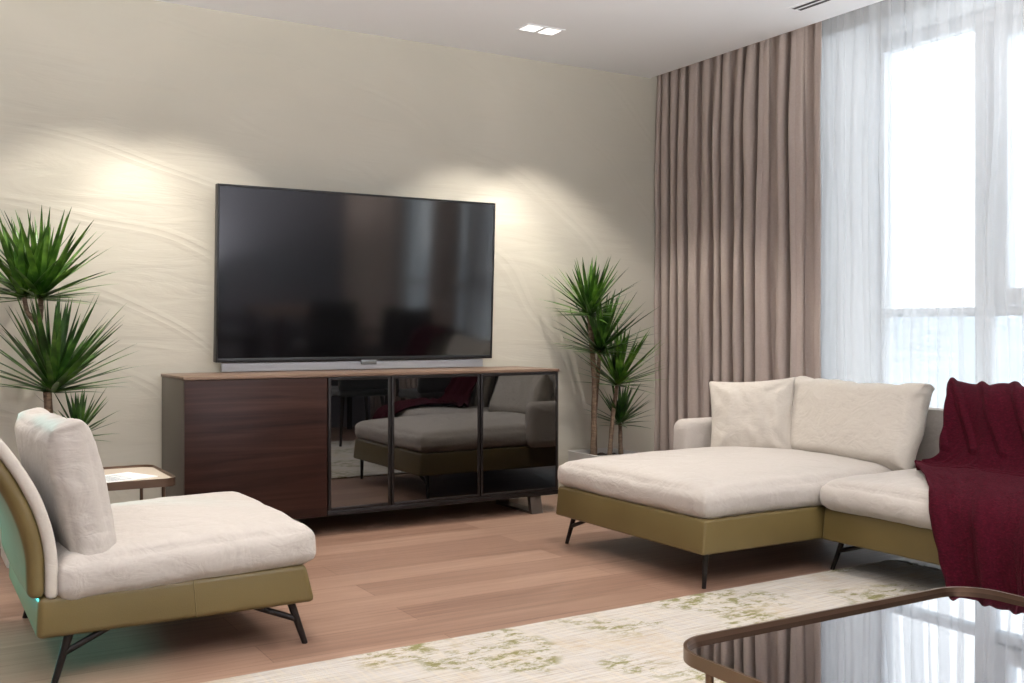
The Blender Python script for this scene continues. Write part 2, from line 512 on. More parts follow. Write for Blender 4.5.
# land far below and beyond the window
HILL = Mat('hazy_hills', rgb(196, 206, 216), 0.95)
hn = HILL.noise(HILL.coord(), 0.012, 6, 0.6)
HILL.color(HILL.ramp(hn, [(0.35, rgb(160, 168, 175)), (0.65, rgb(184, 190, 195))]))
b = bmesh.new()
def hf(u, v):
    x = 60 + 1600 * u
    y = -1100 + 2800 * v
    z = -40 + 62 * u ** 0.8 + (18 * fbm((x * 0.004, y * 0.004, 0), 1, 3) + 6 * fbm((x * .02, y * .02, 0), 1, 5)) * (0.3 + u)
    return Vector((x, y, z))
grid(b, hf, 40, 70)
o = struct('hills', b, HILL, smooth=180)

# ------------------------------------------------------------------ curtains
def fold_path(y0, y1, n, amp, seed, xc, first=False):
    rnd = random.Random(seed)
    w = [rnd.uniform(0.6, 1.45) for _ in range(n)]
    s = sum(w)
    amps = [amp * rnd.uniform(0.65, 1.2) for _ in range(n)]
    if first: w[0] *= 1.9; amps[0] *= 0.5; s = sum(w)
    lap = [0.12 if first else rnd.choice((0.05, 0.1, 0.16, 0.42)) for _ in range(n)]
    acc = [0]
    for k in w: acc.append(acc[-1] + k / s)
    def f(u):
        k = 0
        while k < n - 1 and u > acc[k + 1]: k += 1
        t = (u - acc[k]) / (acc[k + 1] - acc[k])
        ph = 2 * PI * t
        width = (y1 - y0) * (acc[k + 1] - acc[k])
        return (xc - amps[k] * math.cos(ph), y0 + (y1 - y0) * (acc[k] + (acc[k + 1] - acc[k]) * t) + lap[k] * width * math.sin(2 * ph))
    return f
def curtain(name, y0, y1, n, amp, xc, z0, z1, mat, seed, nu, nv=26, wob=0.02, thick=None, top=0.45, flat=None):
    b = bmesh.new()
    path = fold_path(y0, y1, n, amp, seed, xc, thick is not None)
    def f(u, v):
        x, y = path(u)
        a = top + (1 - top) * min(1, (1 - v) * 5) if v > 0.8 else 1.0
        x = xc + (x - xc) * (a + 0.15 * fbm((u * 9, v * 2.2, 0), 1, seed))
        y += wob * fbm((u * 7, v * 1.5, 1), 1, seed + 1) * (1 - v * 0.8)
        x += 0.4 * wob * fbm((u * 22, v * 3, 2), 1, seed + 2)
        if v > 0.93:    # small gathered pleats of the heading tape
            x += 0.006 * math.sin(u * n * 2 * PI * 4) * (v - 0.93) / 0.07
        return Vector((x, y, z0 + (z1 - z0) * v))
    grid(b, f, nu, nv)
    if flat: flat(b)
    o = obj(name, b, mat, origin=(xc, (y0 + y1) / 2, z0), smooth=180, recalc=False)
    if thick:
        s = o.modifiers.new('thickness', 'SOLIDIFY'); s.thickness = thick; s.offset = 0
    return o
o = curtain('curtain', 3.885, 5.26, 13, 0.05, 4.245, 0.012, 2.76, CURT, 11, 420, 30, 0.03, 0.003)
tag(o, 'heavy taupe curtain gathered in folds between the television wall and the window', 'curtain')
o = curtain('curtain', 1.66, 2.24, 8, 0.042, 4.245, 0.012, 2.76, CURT, 21, 220, 24, 0.03, 0.003)
tag(o, 'taupe curtain hanging between the two windows, seen mirrored on the television', 'curtain')
o = curtain('curtain', -0.42, 0.98, 12, 0.042, 4.245, 0.012, 2.76, CURT, 31, 300, 24, 0.03, 0.003)
tag(o, 'taupe curtain by the dining table, seen mirrored at the middle of the television', 'curtain')
o = curtain('sheer_curtain', 2.20, 4.30, 26, 0.030, 4.345, 0.015, 2.74, SHEER, 5, 620, 24, 0.06)
tag(o, 'white see-through voile curtain hanging in front of the bright window', 'sheer curtain')

# ------------------------------------------------------------------ ceiling fittings
def downlight(x, y, label, group=None):
    t = empty('recessed_spotlight', (x, y, H), label, 'ceiling light', group)
    b = bmesh.new()
    w, d, g = 0.098, 0.105, 0.016
    x0, x1, y0, y1 = x - .119, x + .119, y - .064, y + .064
    z0, z1 = H - .004, H + .002
    box(b, x0, x1, y0, y0 + .014, z0, z1); box(b, x0, x1, y1 - .014, y1, z0, z1)
    box(b, x0, x0 + .014, y0 + .014, y1 - .014, z0, z1); box(b, x1 - .014, x1, y0 + .014, y1 - .014, z0, z1)
    box(b, x - .011, x + .011, y0 + .014, y1 - .014, z0, z1)
    obj('frame', b, CEIL, t)
    for s in (-1, 1):
        b = bmesh.new()
        xx = x + s * .058
        box(b, xx - .0465, xx + .0465, y0 + .014, y1 - .014, H - .002, H - .0005)
        obj('lens', b, LENS, t)
    return t
def spot(x, y, e, ang, blend=0.35, col=(1.0, 0.93, 0.85), tilt=(0, 0), r=0.035):
    l = bpy.data.lights.new('spotlight_beam', 'SPOT')
    l.energy = e; l.spot_size = math.radians(ang); l.spot_blend = blend; l.color = col; l.shadow_soft_size = r
    o = bpy.data.objects.new('spotlight_beam', l)
    COL.objects.link(o)
    o.location = (x, y, H - 0.02)
    o.rotation_euler = (math.radians(tilt[0]), math.radians(tilt[1]), 0)
    return o
WALLW, ROOMW = 140, 52
downlight(2.985, 4.715, 'white double square spotlight recessed in the ceiling near the television wall')
spot(2.925, 4.715, WALLW * .48, 84, 0.4, tilt=(0, 5)); spot(3.045, 4.715, WALLW * .52, 84, 0.4, tilt=(0, -10))
for x, lab in ((1.0, 'assumed double square ceiling spotlight above the left half of the television'), (-0.97, 'assumed double square ceiling spotlight above the left plant side of the wall')):  # assumed fittings out of view, placed for the light on the wall
    downlight(x, 4.725, lab); spot(x - .06, 4.725, WALLW * .42, 84, 0.4, tilt=(0, 8)); spot(x + .06, 4.725, WALLW * .42, 84, 0.4, tilt=(0, -7))
labs = iter(['assumed double square ceiling spotlight above the lounge chair', 'assumed double square ceiling spotlight above the chaise end', 'assumed double square ceiling spotlight above the coffee table', 'assumed double square ceiling spotlight above the photographer'])  # assumed fittings out of view, added for overhead light in the room
for x, y in ((0.9, 2.9), (2.75, 3.2), (2.4, 1.2), (0.2, 0.9)):
    downlight(x, y, next(labs)); spot(x, y, ROOMW, 120, 0.6)

v_ = empty('ceiling_vent', (3.91, 3.45, H), 'slim white ceiling air vent with two dark slots beside the curtain', 'vent')
b = bmesh.new()
for x0, x1 in ((3.855, 3.872), (3.9, 3.912), (3.94, 3.957)):
    box(b, x0, x1, 2.95, 3.76, H - .004, H + .001)
for y0, y1 in ((2.937, 2.95), (3.76, 3.773)):
    box(b, 3.855, 3.957, y0, y1, H - .004, H + .001)
obj('vent_frame', b, CEIL, v_)
b = bmesh.new()
box(b, 3.872, 3.9, 2.95, 3.76, H - .002, H); box(b, 3.912, 3.94, 2.95, 3.76, H - .002, H)
obj('slot', b, TVBLACK, v_)

# ------------------------------------------------------------------ television
TX0, TX1, TZ0, TZ1 = 1.362, 2.940, 0.838, 1.724
tvr = empty('television', ((TX0 + TX1) / 2, YW, TZ0), 'large black flat television mounted on the plaster wall above the walnut sideboard', 'television')
tilt = math.radians(2.7)
TM = Matrix.Translation((0, 5.165, TZ0)) @ Matrix.Rotation(tilt, 4, 'X')
def tvbox(x0, x1, y0, y1, z0, z1, bv=0.0):
    b = bmesh.new(); box(b, x0, x1, y0, y1, z0, z1, bv)
    bmesh.ops.transform(b, matrix=TM, verts=b.verts)
    return b
hT = TZ1 - TZ0
b = tvbox(TX0, TX1, 0.004, 0.045, 0, hT, 0.003)
obj('casing', b, TVBLACK, tvr, smooth=30)
b = bmesh.new()
bw = 0.011
box(b, TX0, TX0 + bw, -0.002, 0.01, 0, hT, .002); box(b, TX1 - bw, TX1, -0.002, 0.01, 0, hT, .002)
box(b, TX0 + bw, TX1 - bw, -0.002, 0.01, hT - bw, hT, .002); box(b, TX0 + bw, TX1 - bw, -0.002, 0.01, 0, 0.02, .002)
bmesh.ops.transform(b, matrix=TM, verts=b.verts)
obj('bezel', b, TVBLACK, tvr, smooth=30)
b = tvbox(TX0 + bw, TX1 - bw, 0.0015, 0.006, 0.02, hT - bw)
obj('screen', b, SCREEN, tvr)
b = bmesh.new()
xm = (TX0 + TX1) / 2 + .03
box(b, xm - .045, xm + .045, -0.003, 0.012, -0.022, 0.004, .004)
bmesh.ops.transform(b, matrix=TM, verts=b.verts)
lg = obj('logo_tab', b, SILVER, tvr, smooth=30)
b = bmesh.new(); box(b, 1.395, 2.885, 5.172, 5.2, 0.79, 0.834, .003)
obj('rear_panel', b, TVGREY, tvr, smooth=30)
b = bmesh.new(); box(b, 1.8, 2.5, 5.16, YW - .001, 1.26, 1.5, .004)
obj('wall_bracket', b, BLACK, tvr, smooth=30)

# ------------------------------------------------------------------ sideboard
CX0, CX1, CY0, CY1, CZ0, CZ1 = 1.116, 3.142, 4.773, 5.225, 0.096, 0.787
sb = empty('sideboard', ((CX0 + CX1) / 2, 5.0, 0), 'long walnut sideboard with three smoked mirror glass doors below the television', 'sideboard')
b = bmesh.new()
box(b, CX0, CX0 + .022, CY0 + .004, CY1, CZ0, CZ1 - .016, .002); box(b, CX1 - .022, CX1, CY0 + .004, CY1, CZ0, CZ1 - .016, .002)
box(b, CX0 + .022, CX1 - .022, CY0 + .02, CY1, CZ0, CZ0 + .022, .002)
box(b, CX0 + .022, CX1 - .022, CY1 - .02, CY1, CZ0 + .022, CZ1 - .016)
box(b, CX0 + .022, CX1 - .022, CY0 + .03, CY1 - .02, CZ1 - .036, CZ1 - .016)
for x in (1.80, 2.134, 2.645):
    box(b, x - .009, x + .009, CY0 + .03, CY1 - .02, CZ0 + .022, CZ1 - .036)
obj('carcass', b, CABSIDE, sb, smooth=30)
b = bmesh.new(); box(b, 1.80, CX1 - .001, CY0 - .002, CY0 + .019, CZ0, CZ0 + .024, .001)
obj('rail', b, BLACK, sb, smooth=30)
b = bmesh.new(); box(b, CX0 - .002, CX1 + .002, CY0 - .004, CY1 + .01, CZ1 - .015, CZ1, .002)
obj('top_panel', b, WALTOP, sb, smooth=30)
b = bmesh.new(); box(b, CX0 + .003, 1.797, CY0 - .004, CY0 + .02, CZ0 + .002, CZ1 - .018, .0015)
d = obj('door', b, WALNUT, sb, smooth=30); d['label'] = 'walnut door'
for x0, x1 in ((1.803, 2.131), (2.137, 2.642), (2.648, 3.132)):
    b = bmesh.new()
    z0, z1 = CZ0 + .026, CZ1 - .018
    fw = 0.014
    box(b, x0, x0 + fw, CY0 - .004, CY0 + .02, z0, z1, .0015); box(b, x1 - fw, x1, CY0 - .004, CY0 + .02, z0, z1, .0015)
    box(b, x0 + fw, x1 - fw, CY0 - .004, CY0 + .02, z1 - fw, z1, .0015); box(b, x0 + fw, x1 - fw, CY0 - .004, CY0 + .02, z0, z0 + fw, .0015)
    d = obj('door', b, BLACK, sb, smooth=30); d['label'] = 'smoked glass door in black frame'
    b = bmesh.new(); box(b, x0 + fw, x1 - fw, CY0 - .002, CY0 + .004, z0 + fw, z1 - fw)
    obj('glass', b, GLASSDOOR, d)
for x in (1.42, 3.0):
    b = bmesh.new()
    w = .035
    pts = [(CY0 + .02, .10), (CY0 + .05, .10), (CY0 + .028, .012), (CY1 - .09, .012), (CY1 - .11, .10), (CY1 - .08, .10), (CY1 - .055, 0), (CY0 - .005, 0)]
    prism(b, pts, 'x', x - w, x + w, .001, 1)
    obj('leg', b, GREYMETAL, sb, smooth=30)

# ------------------------------------------------------------------ lounge chair (left)
def seat_leg(bm, top, foot, brace_top, r=0.013):
    top, foot, brace_top = Vector(top), Vector(foot), Vector(brace_top)
    tube(bm, [top, foot], [r, r * .72], 14)
    mid = top.lerp(foot, 0.42)
    tube(bm, [mid, brace_top], [r * .75, r * .75], 10)
CHX0, CHX1, CHY0, CHY1 = 0.335, 1.150, 3.15, 3.985
lc = empty('lounge_chair', (0.74, 3.56, 0), 'armless low lounge chair with cream seat and olive leather base at left', 'armchair')
b = bmesh.new()
pts = [(0.335, .134), (1.150, .134), (1.118, .258), (0.340, .252)]
prism(b, pts, 'y', CHY0, CHY1, .018, 4)
base = obj('base', b, LEATHER, lc, smooth=40)
b = bmesh.new()
tube(b, [(0.775, CHY0 - .0005, .137), (0.765, CHY0 - .0005, .252)], .0016, 6)
obj('seam', b, LEATHER, base)
b = bmesh.new()
M = Matrix.Translation((0.768, 3.548, 0.304)) @ Matrix.Rotation(math.radians(-2.2), 4, 'Y')
soft_block(b, 0.755, 0.825, 0.13, 0.05, 0.036, 0, 3, 0.006, (46, 46, 12), 0.008, M, 0.012)
obj('seat_cushion', b, LINEN, lc, smooth=180)
# backrest: leans back; linen inner pad, leather outer shell
def back_piece(x0, x1, h0, h1, y0, y1, r, bulge, seed):
    t = bmesh.new()
    soft_block(t, (h1 - h0), (y1 - y0), (x1 - x0), r, bulge, 0, seed, .0015, (34, 40, 6))
    # local z -> -x, local x -> up, then bend the slab backwards along its height
    for v in t.verts:
        h = v.co.x + (h0 + h1) / 2
        th = -v.co.z + (x0 + x1) / 2
        y = v.co.y + (y0 + y1) / 2
        k = max(0.0, h - .08)
        slope = -2 * 1.02 * k
        n = math.hypot(1, slope)
        v.co = Vector((0.392 - 1.02 * k * k + th / n, 3.5675 + y, 0.245 + h - th * slope / n))
    return t
b = back_piece(-0.034, 0.0, 0.0, 0.465, -0.425, 0.425, 0.015, 0.0, 4)
bk = obj('backrest', b, LINEN2, lc, smooth=180)
b = back_piece(-0.078, -0.032, 0.004, 0.458, -0.418, 0.418, 0.022, 0.022, 8)
sh = obj('back_shell', b, LEATHER, bk, smooth=180); sh['label'] = 'olive leather outer shell'
for (tx, ty, fx, fy, bx) in ((1.075, CHY0 + .03, 1.123, CHY0 + .03, 0.96), (1.075, CHY1 - .03, 1.123, CHY1 - .03, 0.96), (0.425, CHY0 + .03, 0.385, CHY0 + .03, 0.53), (0.425, CHY1 - .03, 0.385, CHY1 - .03, 0.53)):
    b = bmesh.new()
    seat_leg(b, (tx, ty, .14), (fx, fy, 0.0), (bx, ty, .138))
    obj('leg', b, BLACK, lc, smooth=40)
# loose back cushion on the chair
b = bmesh.new()
CM = Matrix.Translation((0.450, 3.545, 0.520)) @ Matrix.Rotation(math.radians(-12), 4, 'Y') @ Matrix.Rotation(math.radians(2), 4, 'Z') @ Matrix(((0, 0, 1, 0), (0, 1, 0, 0), (-1, 0, 0, 0), (0, 0, 0, 1)))
soft_block(b, 0.41, 0.75, 0.12, 0.045, 0.03, 0.015, 6, 0.012, (40, 50, 12), 0.004, CM, 0.02)
o = obj('cushion', b, LINEN, origin=(0.49, 3.575, 0.39), smooth=180)
tag(o, 'plump cream cushion leaning on the back of the armless lounge chair', 'cushion')

# ------------------------------------------------------------------ side table and leaflet
st_ = empty('side_table', (0.72, 4.39, 0), 'small low bronze-rimmed side table behind the lounge chair', 'side table')
sx0, sx1, sy0, sy1, sz = 0.48, 0.955, 4.17, 4.66, 0.415
b = bmesh.new()
prism(b, rrect(sx0 + .004, sx1 - .004, sy0 + .004, sy1 - .004, .05), 'z', sz - .018, sz - .006)
obj('table_top', b, STONE, st_, smooth=30)
def ring(bm, outer, inner, z0, z1):
    n = len(outer)
    A = [[bm.verts.new((p[0], p[1], z)) for p in pts] for pts, z in ((outer, z0), (outer, z1), (inner, z1), (inner, z0))]
    for k in range(4):
        a, c = A[k], A[(k + 1) % 4]
        for i in range(n):
            bm.faces.new((a[i], a[(i + 1) % n], c[(i + 1) % n], c[i]))
b = bmesh.new()
ring(b, rrect(sx0, sx1, sy0, sy1, .055), rrect(sx0 + .005, sx1 - .005, sy0 + .005, sy1 - .005, .05), sz - .028, sz + .004)
obj('rim', b, DARKBRONZE, st_, smooth=40)
for x, y in ((sx0 + .05, sy0 + .03), (sx1 - .05, sy0 + .03), (sx0 + .05, sy1 - .03), (sx1 - .05, sy1 - .03)):
    b = bmesh.new(); bar(b, (x, y, 0), (x, y, sz - .018), .007); obj('leg', b, DARKBRONZE, st_, smooth=40)
lf = empty('leaflet', (0.79, 4.37, sz - .006), 'white printed leaflet lying on the bronze-rimmed side table', 'leaflet')
b = bmesh.new()
LM = Matrix.Translation((0.775, 4.36, sz - .0055)) @ Matrix.Rotation(math.radians(24), 4, 'Z')
box(b, -.15, .10, -.10, .10, 0, .003); bmesh.ops.transform(b, matrix=LM, verts=b.verts)
obj('sheet', b, PAPER, lf)
b = bmesh.new()
rr = random.Random(3)
for k in range(11):
    y = -.08 + .015 * k
    x = -.12 + rr.uniform(0, .04)
    box(b, x, x + rr.uniform(.05, .15), y, y + .006, .003, .0034)
bmesh.ops.transform(b, matrix=LM, verts=b.verts)
obj('print', b, INK, lf)

# ------------------------------------------------------------------ dracaena plants
def rosette(bm, c, n, L, seed, spread=1.0, axis=(0, 0, 1), clip=None):
    rnd = random.Random(seed)
    c = Vector(c)
    q = Vector((0, 0, 1)).rotation_difference(Vector(axis).normalized())
    for k in range(n):
        t = (k + 0.5) / n
        el = math.radians(92 - 100 * (t ** 0.85) * spread + rnd.uniform(-7, 7))
        az = k * 2.39996 + rnd.uniform(-.25, .25)
        ln = L * rnd.uniform(0.82, 1.1) * (0.78 + 0.3 * math.sin(PI * min(1, t * 1.15)))
        w = rnd.uniform(.0095, .0135) * (L / .27) ** 0.5
        d0 = Vector((math.cos(az) * math.cos(el), math.sin(az) * math.cos(el), math.sin(el)))
        droop = rnd.uniform(0.06, 0.26) * (0.35 + 1.0 * t)
        start = c + Vector((math.cos(az) * .010, math.sin(az) * .010, 0.055 * (1 - t) - 0.02))
        side = Vector((-math.sin(az), math.cos(az), 0))
        prev = None
        N = 7
        p = start
        d = d0.copy()
        for s in range(N + 1):
            u = s / N
            ww = w * (0.75 + 0.6 * u) if u < 0.3 else w * 0.93 * (1 - ((u - .3) / .7) ** 1.6) + .0005
            nrm = side.cross(d).normalized()
            pp = q @ (p - c) + c
            sd = q @ side; nm = q @ nrm
            if clip is not None: pp = clip(pp)
            vs = [bm.verts.new(pp - sd * ww), bm.verts.new(pp - nm * ww * 0.35), bm.verts.new(pp + sd * ww)]
            if prev:
                bm.faces.new((prev[0], prev[1], vs[1], vs[0])); bm.faces.new((prev[1], prev[2], vs[2], vs[1]))
            prev = vs
            p = p + d * (ln / N)
            d = (d + Vector((0, 0, -droop / N * 2 * u))).normalized()
def wallclip(p):
    p = Vector(p)
    p.y = min(p.y, YW - .012)
    return p
def plant(loc, label, stems, heads, sz=.16, ph=.28):
    x, y = loc
    t = empty('potted_dracaena', (x, y, 0), label, 'potted plant')
    b = bmesh.new()
    pr = rrect(x - sz, x + sz, y - sz, y + sz, .02, 4)
    pi = rrect(x - sz + .014, x + sz - .014, y - sz + .014, y + sz - .014, .012, 4)
    ring(b, pr, pi, 0.0, ph)
    vs = [b.verts.new((p[0], p[1], .004)) for p in pi]; b.faces.new(vs)
    obj('pot', b, POT, t, smooth=30)
    b = bmesh.new()
    def sf(u, v):
        return Vector((x + (2 * u - 1) * (sz - .012), y + (2 * v - 1) * (sz - .012), ph - .03 + .012 * fbm((u * 6, v * 6, 0), 1, 3)))
    grid(b, sf, 12, 12)
    obj('soil', b, SOIL, t, smooth=180)
    for pts, r in stems:
        b = bmesh.new()
        P = []
        for i in range(len(pts) - 1):
            for k in range(6):
                P.append(Vector(pts[i]).lerp(Vector(pts[i + 1]), k / 6))
        P.append(Vector(pts[-1]))
        R = [r * (1 - .25 * i / len(P)) * (1 + .07 * math.sin(i * 2.1)) for i in range(len(P))]
        tube(b, P, R, 10)
        obj('stem', b, TRUNK, t, smooth=60)
    for i, (c, n, L, seed, spread, ax, mt) in enumerate(heads):
        b = bmesh.new()
        rosette(b, c, n, L, seed, spread, ax, wallclip)
        obj('leaf_crown', b, mt, t, smooth=180, recalc=False)
    return t
Yp = 4.98
plant((3.60, Yp), 'tall potted dracaena in the corner between sideboard and taupe curtain',
      [([(3.52, Yp, .25), (3.53, Yp, .7), (3.49, Yp, 1.09)], .019),
       ([(3.565, Yp + .05, .25), (3.565, Yp + .05, .5), (3.545, Yp - .03, .88)], .016),
       ([(3.60, Yp - .05, .25), (3.625, Yp - .05, .5), (3.635, Yp - .08, .69)], .015),
       ([(3.72, Yp, .25), (3.715, Yp, .44)], .015)],
      [((3.49, Yp, 1.10), 84, .33, 1, 1.0, (0.02, -.05, 1), LEAF), ((3.545, Yp - .03, .88), 68, .38, 2, 0.95, (.10, -.1, 1), LEAFD),
       ((3.635, Yp - .08, .69), 70, .34, 3, 0.9, (.12, -.1, 1), LEAF), ((3.715, Yp, .45), 42, .25, 4, 0.95, (.0, 0, 1), LEAFD)])
plant((0.56, 4.97), 'tall potted dracaena beside the left plaster wall behind the lounge chair',
      [([(0.60, 4.95, .25), (0.57, 4.95, .75), (0.535, 4.95, 1.03)], .021), ([(0.535, 4.95, 1.01), (0.545, 4.95, 1.09), (0.545, 4.95, 1.16)], .014), ([(0.535, 4.95, 1.02), (0.49, 4.96, 1.08), (0.475, 4.96, 1.17)], .012),
       ([(0.56, 4.90, .25), (0.57, 4.89, .75)], .016), ([(0.66, 4.98, .25), (0.70, 4.98, .52)], .015)],
      [((0.545, 4.95, 1.15), 72, .38, 5, 0.95, (.10, 0, 1), LEAF), ((0.475, 4.96, 1.15), 44, .35, 6, 0.9, (-.2, 0, 1), LEAF), ((0.585, 4.89, .745), 86, .42, 7, 0.86, (.10, 0, 1), LEAFD),
       ((0.70, 4.98, .53), 40, .21, 9, 0.95, (.05, 0, 1), LEAFD)])

# ------------------------------------------------------------------ sectional sofa
SF = empty('sectional_sofa', (3.3, 3.0, 0), 'cream sectional sofa with chaise end on an olive leather base by the window', 'sofa')
SX0, SXF, SXB = 2.640, 3.270, 4.06      # chaise front, seat front, back
SY0, SYS, SY1 = 1.93, 3.013, 4.045
def sofa_base(x0, x1, y0, y1):
    b = bmesh.new()
    zb, zt, fl = .139, .272, .014
    pts0 = [(x0, y0), (x1, y0), (x1, y1), (x0, y1)]
    pts1 = [(x0 + fl, y0 + fl * .3), (x1, y0 + fl * .3), (x1, y1 - fl * .3), (x0 + fl, y1 - fl * .3)]
    v0 = [b.verts.new((*p, zb)) for p in pts0]; v1 = [b.verts.new((*p, zt)) for p in pts1]
    b.faces.new(v0); b.faces.new(v1)
    for i in range(4):
        b.faces.new((v0[i], v0[(i + 1) % 4], v1[(i + 1) % 4], v1[i]))
    bmesh.ops.bevel(b, geom=list(b.edges), offset=.011, segments=4, profile=.5, affect='EDGES')
    return b
obj('base', sofa_base(SX0, SXB, SYS, SY1), LEATHER, SF, smooth=40)['label'] = 'olive leather base under the chaise'
obj('base', sofa_base(SXF, SXB, SY0, SYS - .004), LEATHER, SF, smooth=40)['label'] = 'olive leather base under the seat'
b = bmesh.new()
M = Matrix.Translation(((2.652 + 3.97) / 2, 3.53, 0.325))
soft_block(b, 3.97 - 2.652, 1.02, 0.125, 0.052, 0.050, 0, 14, 0.007, (60, 50, 12), 0.006, M, 0.016)
obj('seat_cushion', b, LINEN, SF, smooth=180)['label'] = 'long chaise cushion'
b = bmesh.new()
M = Matrix.Translation(((3.238 + 3.97) / 2, 2.48, 0.322))
soft_block(b, 3.97 - 3.245, 1.05, 0.12, 0.054, 0.050, 0, 15, 0.006, (44, 50, 12), 0.008, M, 0.01)
obj('seat_cushion', b, LINEN, SF, smooth=180)['label'] = 'seat cushion partly under the burgundy throw'
# backrest wall + arm, both with rounded top corners
def rounded_panel(pl, a0, a1, z0, z1, t0, t1, r, axis, bev=.02, both=False):
    pts = [(a0, z0), (a1, z0)]
    n = 8
    for k in range(n + 1):
        a = math.radians(90 * k / n)
        pts.append((a1 - r + r * math.cos(a), z1 - r + r * math.sin(a)))
    if both:
        for k in range(n + 1):
            a = math.radians(90 + 90 * k / n)
            pts.append((a0 + r + r * math.cos(a), z1 - r + r * math.sin(a)))
    else:
        pts.append((a0, z1))
    b = bmesh.new()
    prism(b, pts, axis, t0, t1, bev, 4)
    return b
b = rounded_panel(None, 2.36, SY1 + .01, .262, .645, 3.965, 4.075, .09, 'x', .025, True)
obj('backrest', b, LINEN, SF, smooth=50)
b = bmesh.new()
soft_block(b, 0.58, 0.115, 0.285, 0.05, 0.0, 0, 31, 0.003, (26, 8, 16), 0.0, Matrix.Translation((3.665, 4.05, .408)))
obj('arm', b, LINEN, SF, smooth=180)
def sofa_leg(t, f, br):
    b = bmesh.new()
    if br: seat_leg(b, t, f, br, .012)
    else: tube(b, [t, f], [.0125, .0085], 14)
    obj('leg', b, BLACK, SF, smooth=40)
sofa_leg((2.715, 3.99, .145), (2.70, 4.035, 0), (2.715, 3.86, .142))
sofa_leg((2.69, 3.055, .145), (2.685, 3.06, 0), None)
sofa_leg((3.36, 2.97, .145), (3.36, 3.03, .0), (3.36, 2.82, .142))
sofa_leg((3.36, 2.02, .145), (3.36, 1.97, .012), (3.36, 2.16, .142))
sofa_leg((3.96, 3.97, .145), (3.98, 4.01, .0), (3.84, 3.97, .142))
sofa_leg((3.96, 2.02, .145), (3.98, 1.97, .0), (3.84, 2.02, .142))

# loose cushions on the sofa
UP = Matrix(((0, 0, 1, 0), (0, 1, 0, 0), (-1, 0, 0, 0), (0, 0, 0, 1)))   # local x -> down, local z -> +x
def stand(cx, cy, cz, lean, yaw, roll=0):
    return Matrix.Translation((cx, cy, cz)) @ Matrix.Rotation(math.radians(yaw), 4, 'Z') @ Matrix.Rotation(math.radians(lean), 4, 'Y') @ Matrix.Rotation(math.radians(roll), 4, 'X') @ UP
b = bmesh.new()
soft_block(b, 0.40, 0.78, 0.12, 0.058, 0.04, 0.03, 22, 0.012, (36, 52, 10), 0.0, stand(3.82, 3.345, .570, 21, 0), 0.02)
o = obj('back_cushion', b, LINEN2, origin=(3.80, 3.375, .40), smooth=180)
tag(o, 'wide cream back cushion leaning on the sofa between scatter pillow and throw', 'cushion')
b = bmesh.new()
soft_block(b, 0.38, 0.36, 0.12, 0.055, 0.025, 0.025, 25, 0.004, (30, 30, 10), 0.0, stand(3.84, 2.53, .555, 17, 0), 0.01)
o = obj('back_cushion', b, LINEN2, origin=(3.80, 2.53, .40), smooth=180)
tag(o, 'sofa back cushion hidden beneath the burgundy throw', 'cushion')
b = bmesh.new()
pillow(b, 0.40, 0.43, 0.15, 3, stand(3.635, 3.79, .562, 15, 34, -4), 46, .013)
o = obj('scatter_pillow', b, LINEN2, origin=(3.64, 3.86, .41), smooth=180)
tag(o, 'square cream scatter pillow in the sofa corner against the arm', 'pillow')

# ------------------------------------------------------------------ burgundy throw
prof = [(4.03, .60), (4.015, .70), (3.97, .745), (3.91, .762), (3.845, .755), (3.79, .715), (3.755, .65), (3.72, .55), (3.685, .485), (3.655, .452), (3.61, .449), (3.50, .447), (3.38, .430), (3.29, .400), (3.234, .357), (3.213, .30), (3.208, .22), (3.215, .14), (3.222, .065)]
seglen = [0]
for i in range(1, len(prof)):
    seglen.append(seglen[-1] + math.dist(prof[i], prof[i - 1]))
TOT = seglen[-1]
def pat(s):
    L = s * TOT
    i = 1
    while i < len(prof) - 1 and seglen[i] < L: i += 1
    t = (L - seglen[i - 1]) / (seglen[i] - seglen[i - 1])
    p0 = Vector(prof[max(i - 2, 0)]); p1 = Vector(prof[i - 1]); p2 = Vector(prof[i]); p3 = Vector(prof[min(i + 1, len(prof) - 1)])
    return 0.5 * ((2 * p1) + (-p0 + p2) * t + (2 * p0 - 5 * p1 + 4 * p2 - p3) * t * t + (-p0 + 3 * p1 - 3 * p2 + p3) * t ** 3)
left = [2.88, 2.88, 2.875, 2.865, 2.83, 2.79, 2.775, 2.755, 2.745, 2.79, 2.815, 2.72, 2.59, 2.495, 2.442, 2.41, 2.375, 2.355, 2.338]
right = [2.40, 2.40, 2.40, 2.40, 2.39, 2.38, 2.37, 2.36, 2.35, 2.33, 2.30, 2.23, 2.15, 2.10, 2.07, 2.06, 2.05, 2.05, 2.04]
def along(s, tab):
    L = s * TOT
    i = 1
    while i < len(prof) - 1 and seglen[i] < L: i += 1
    t = (L - seglen[i - 1]) / (seglen[i] - seglen[i - 1])
    return tab[i - 1] * (1 - t) + tab[i] * t
b = bmesh.new()
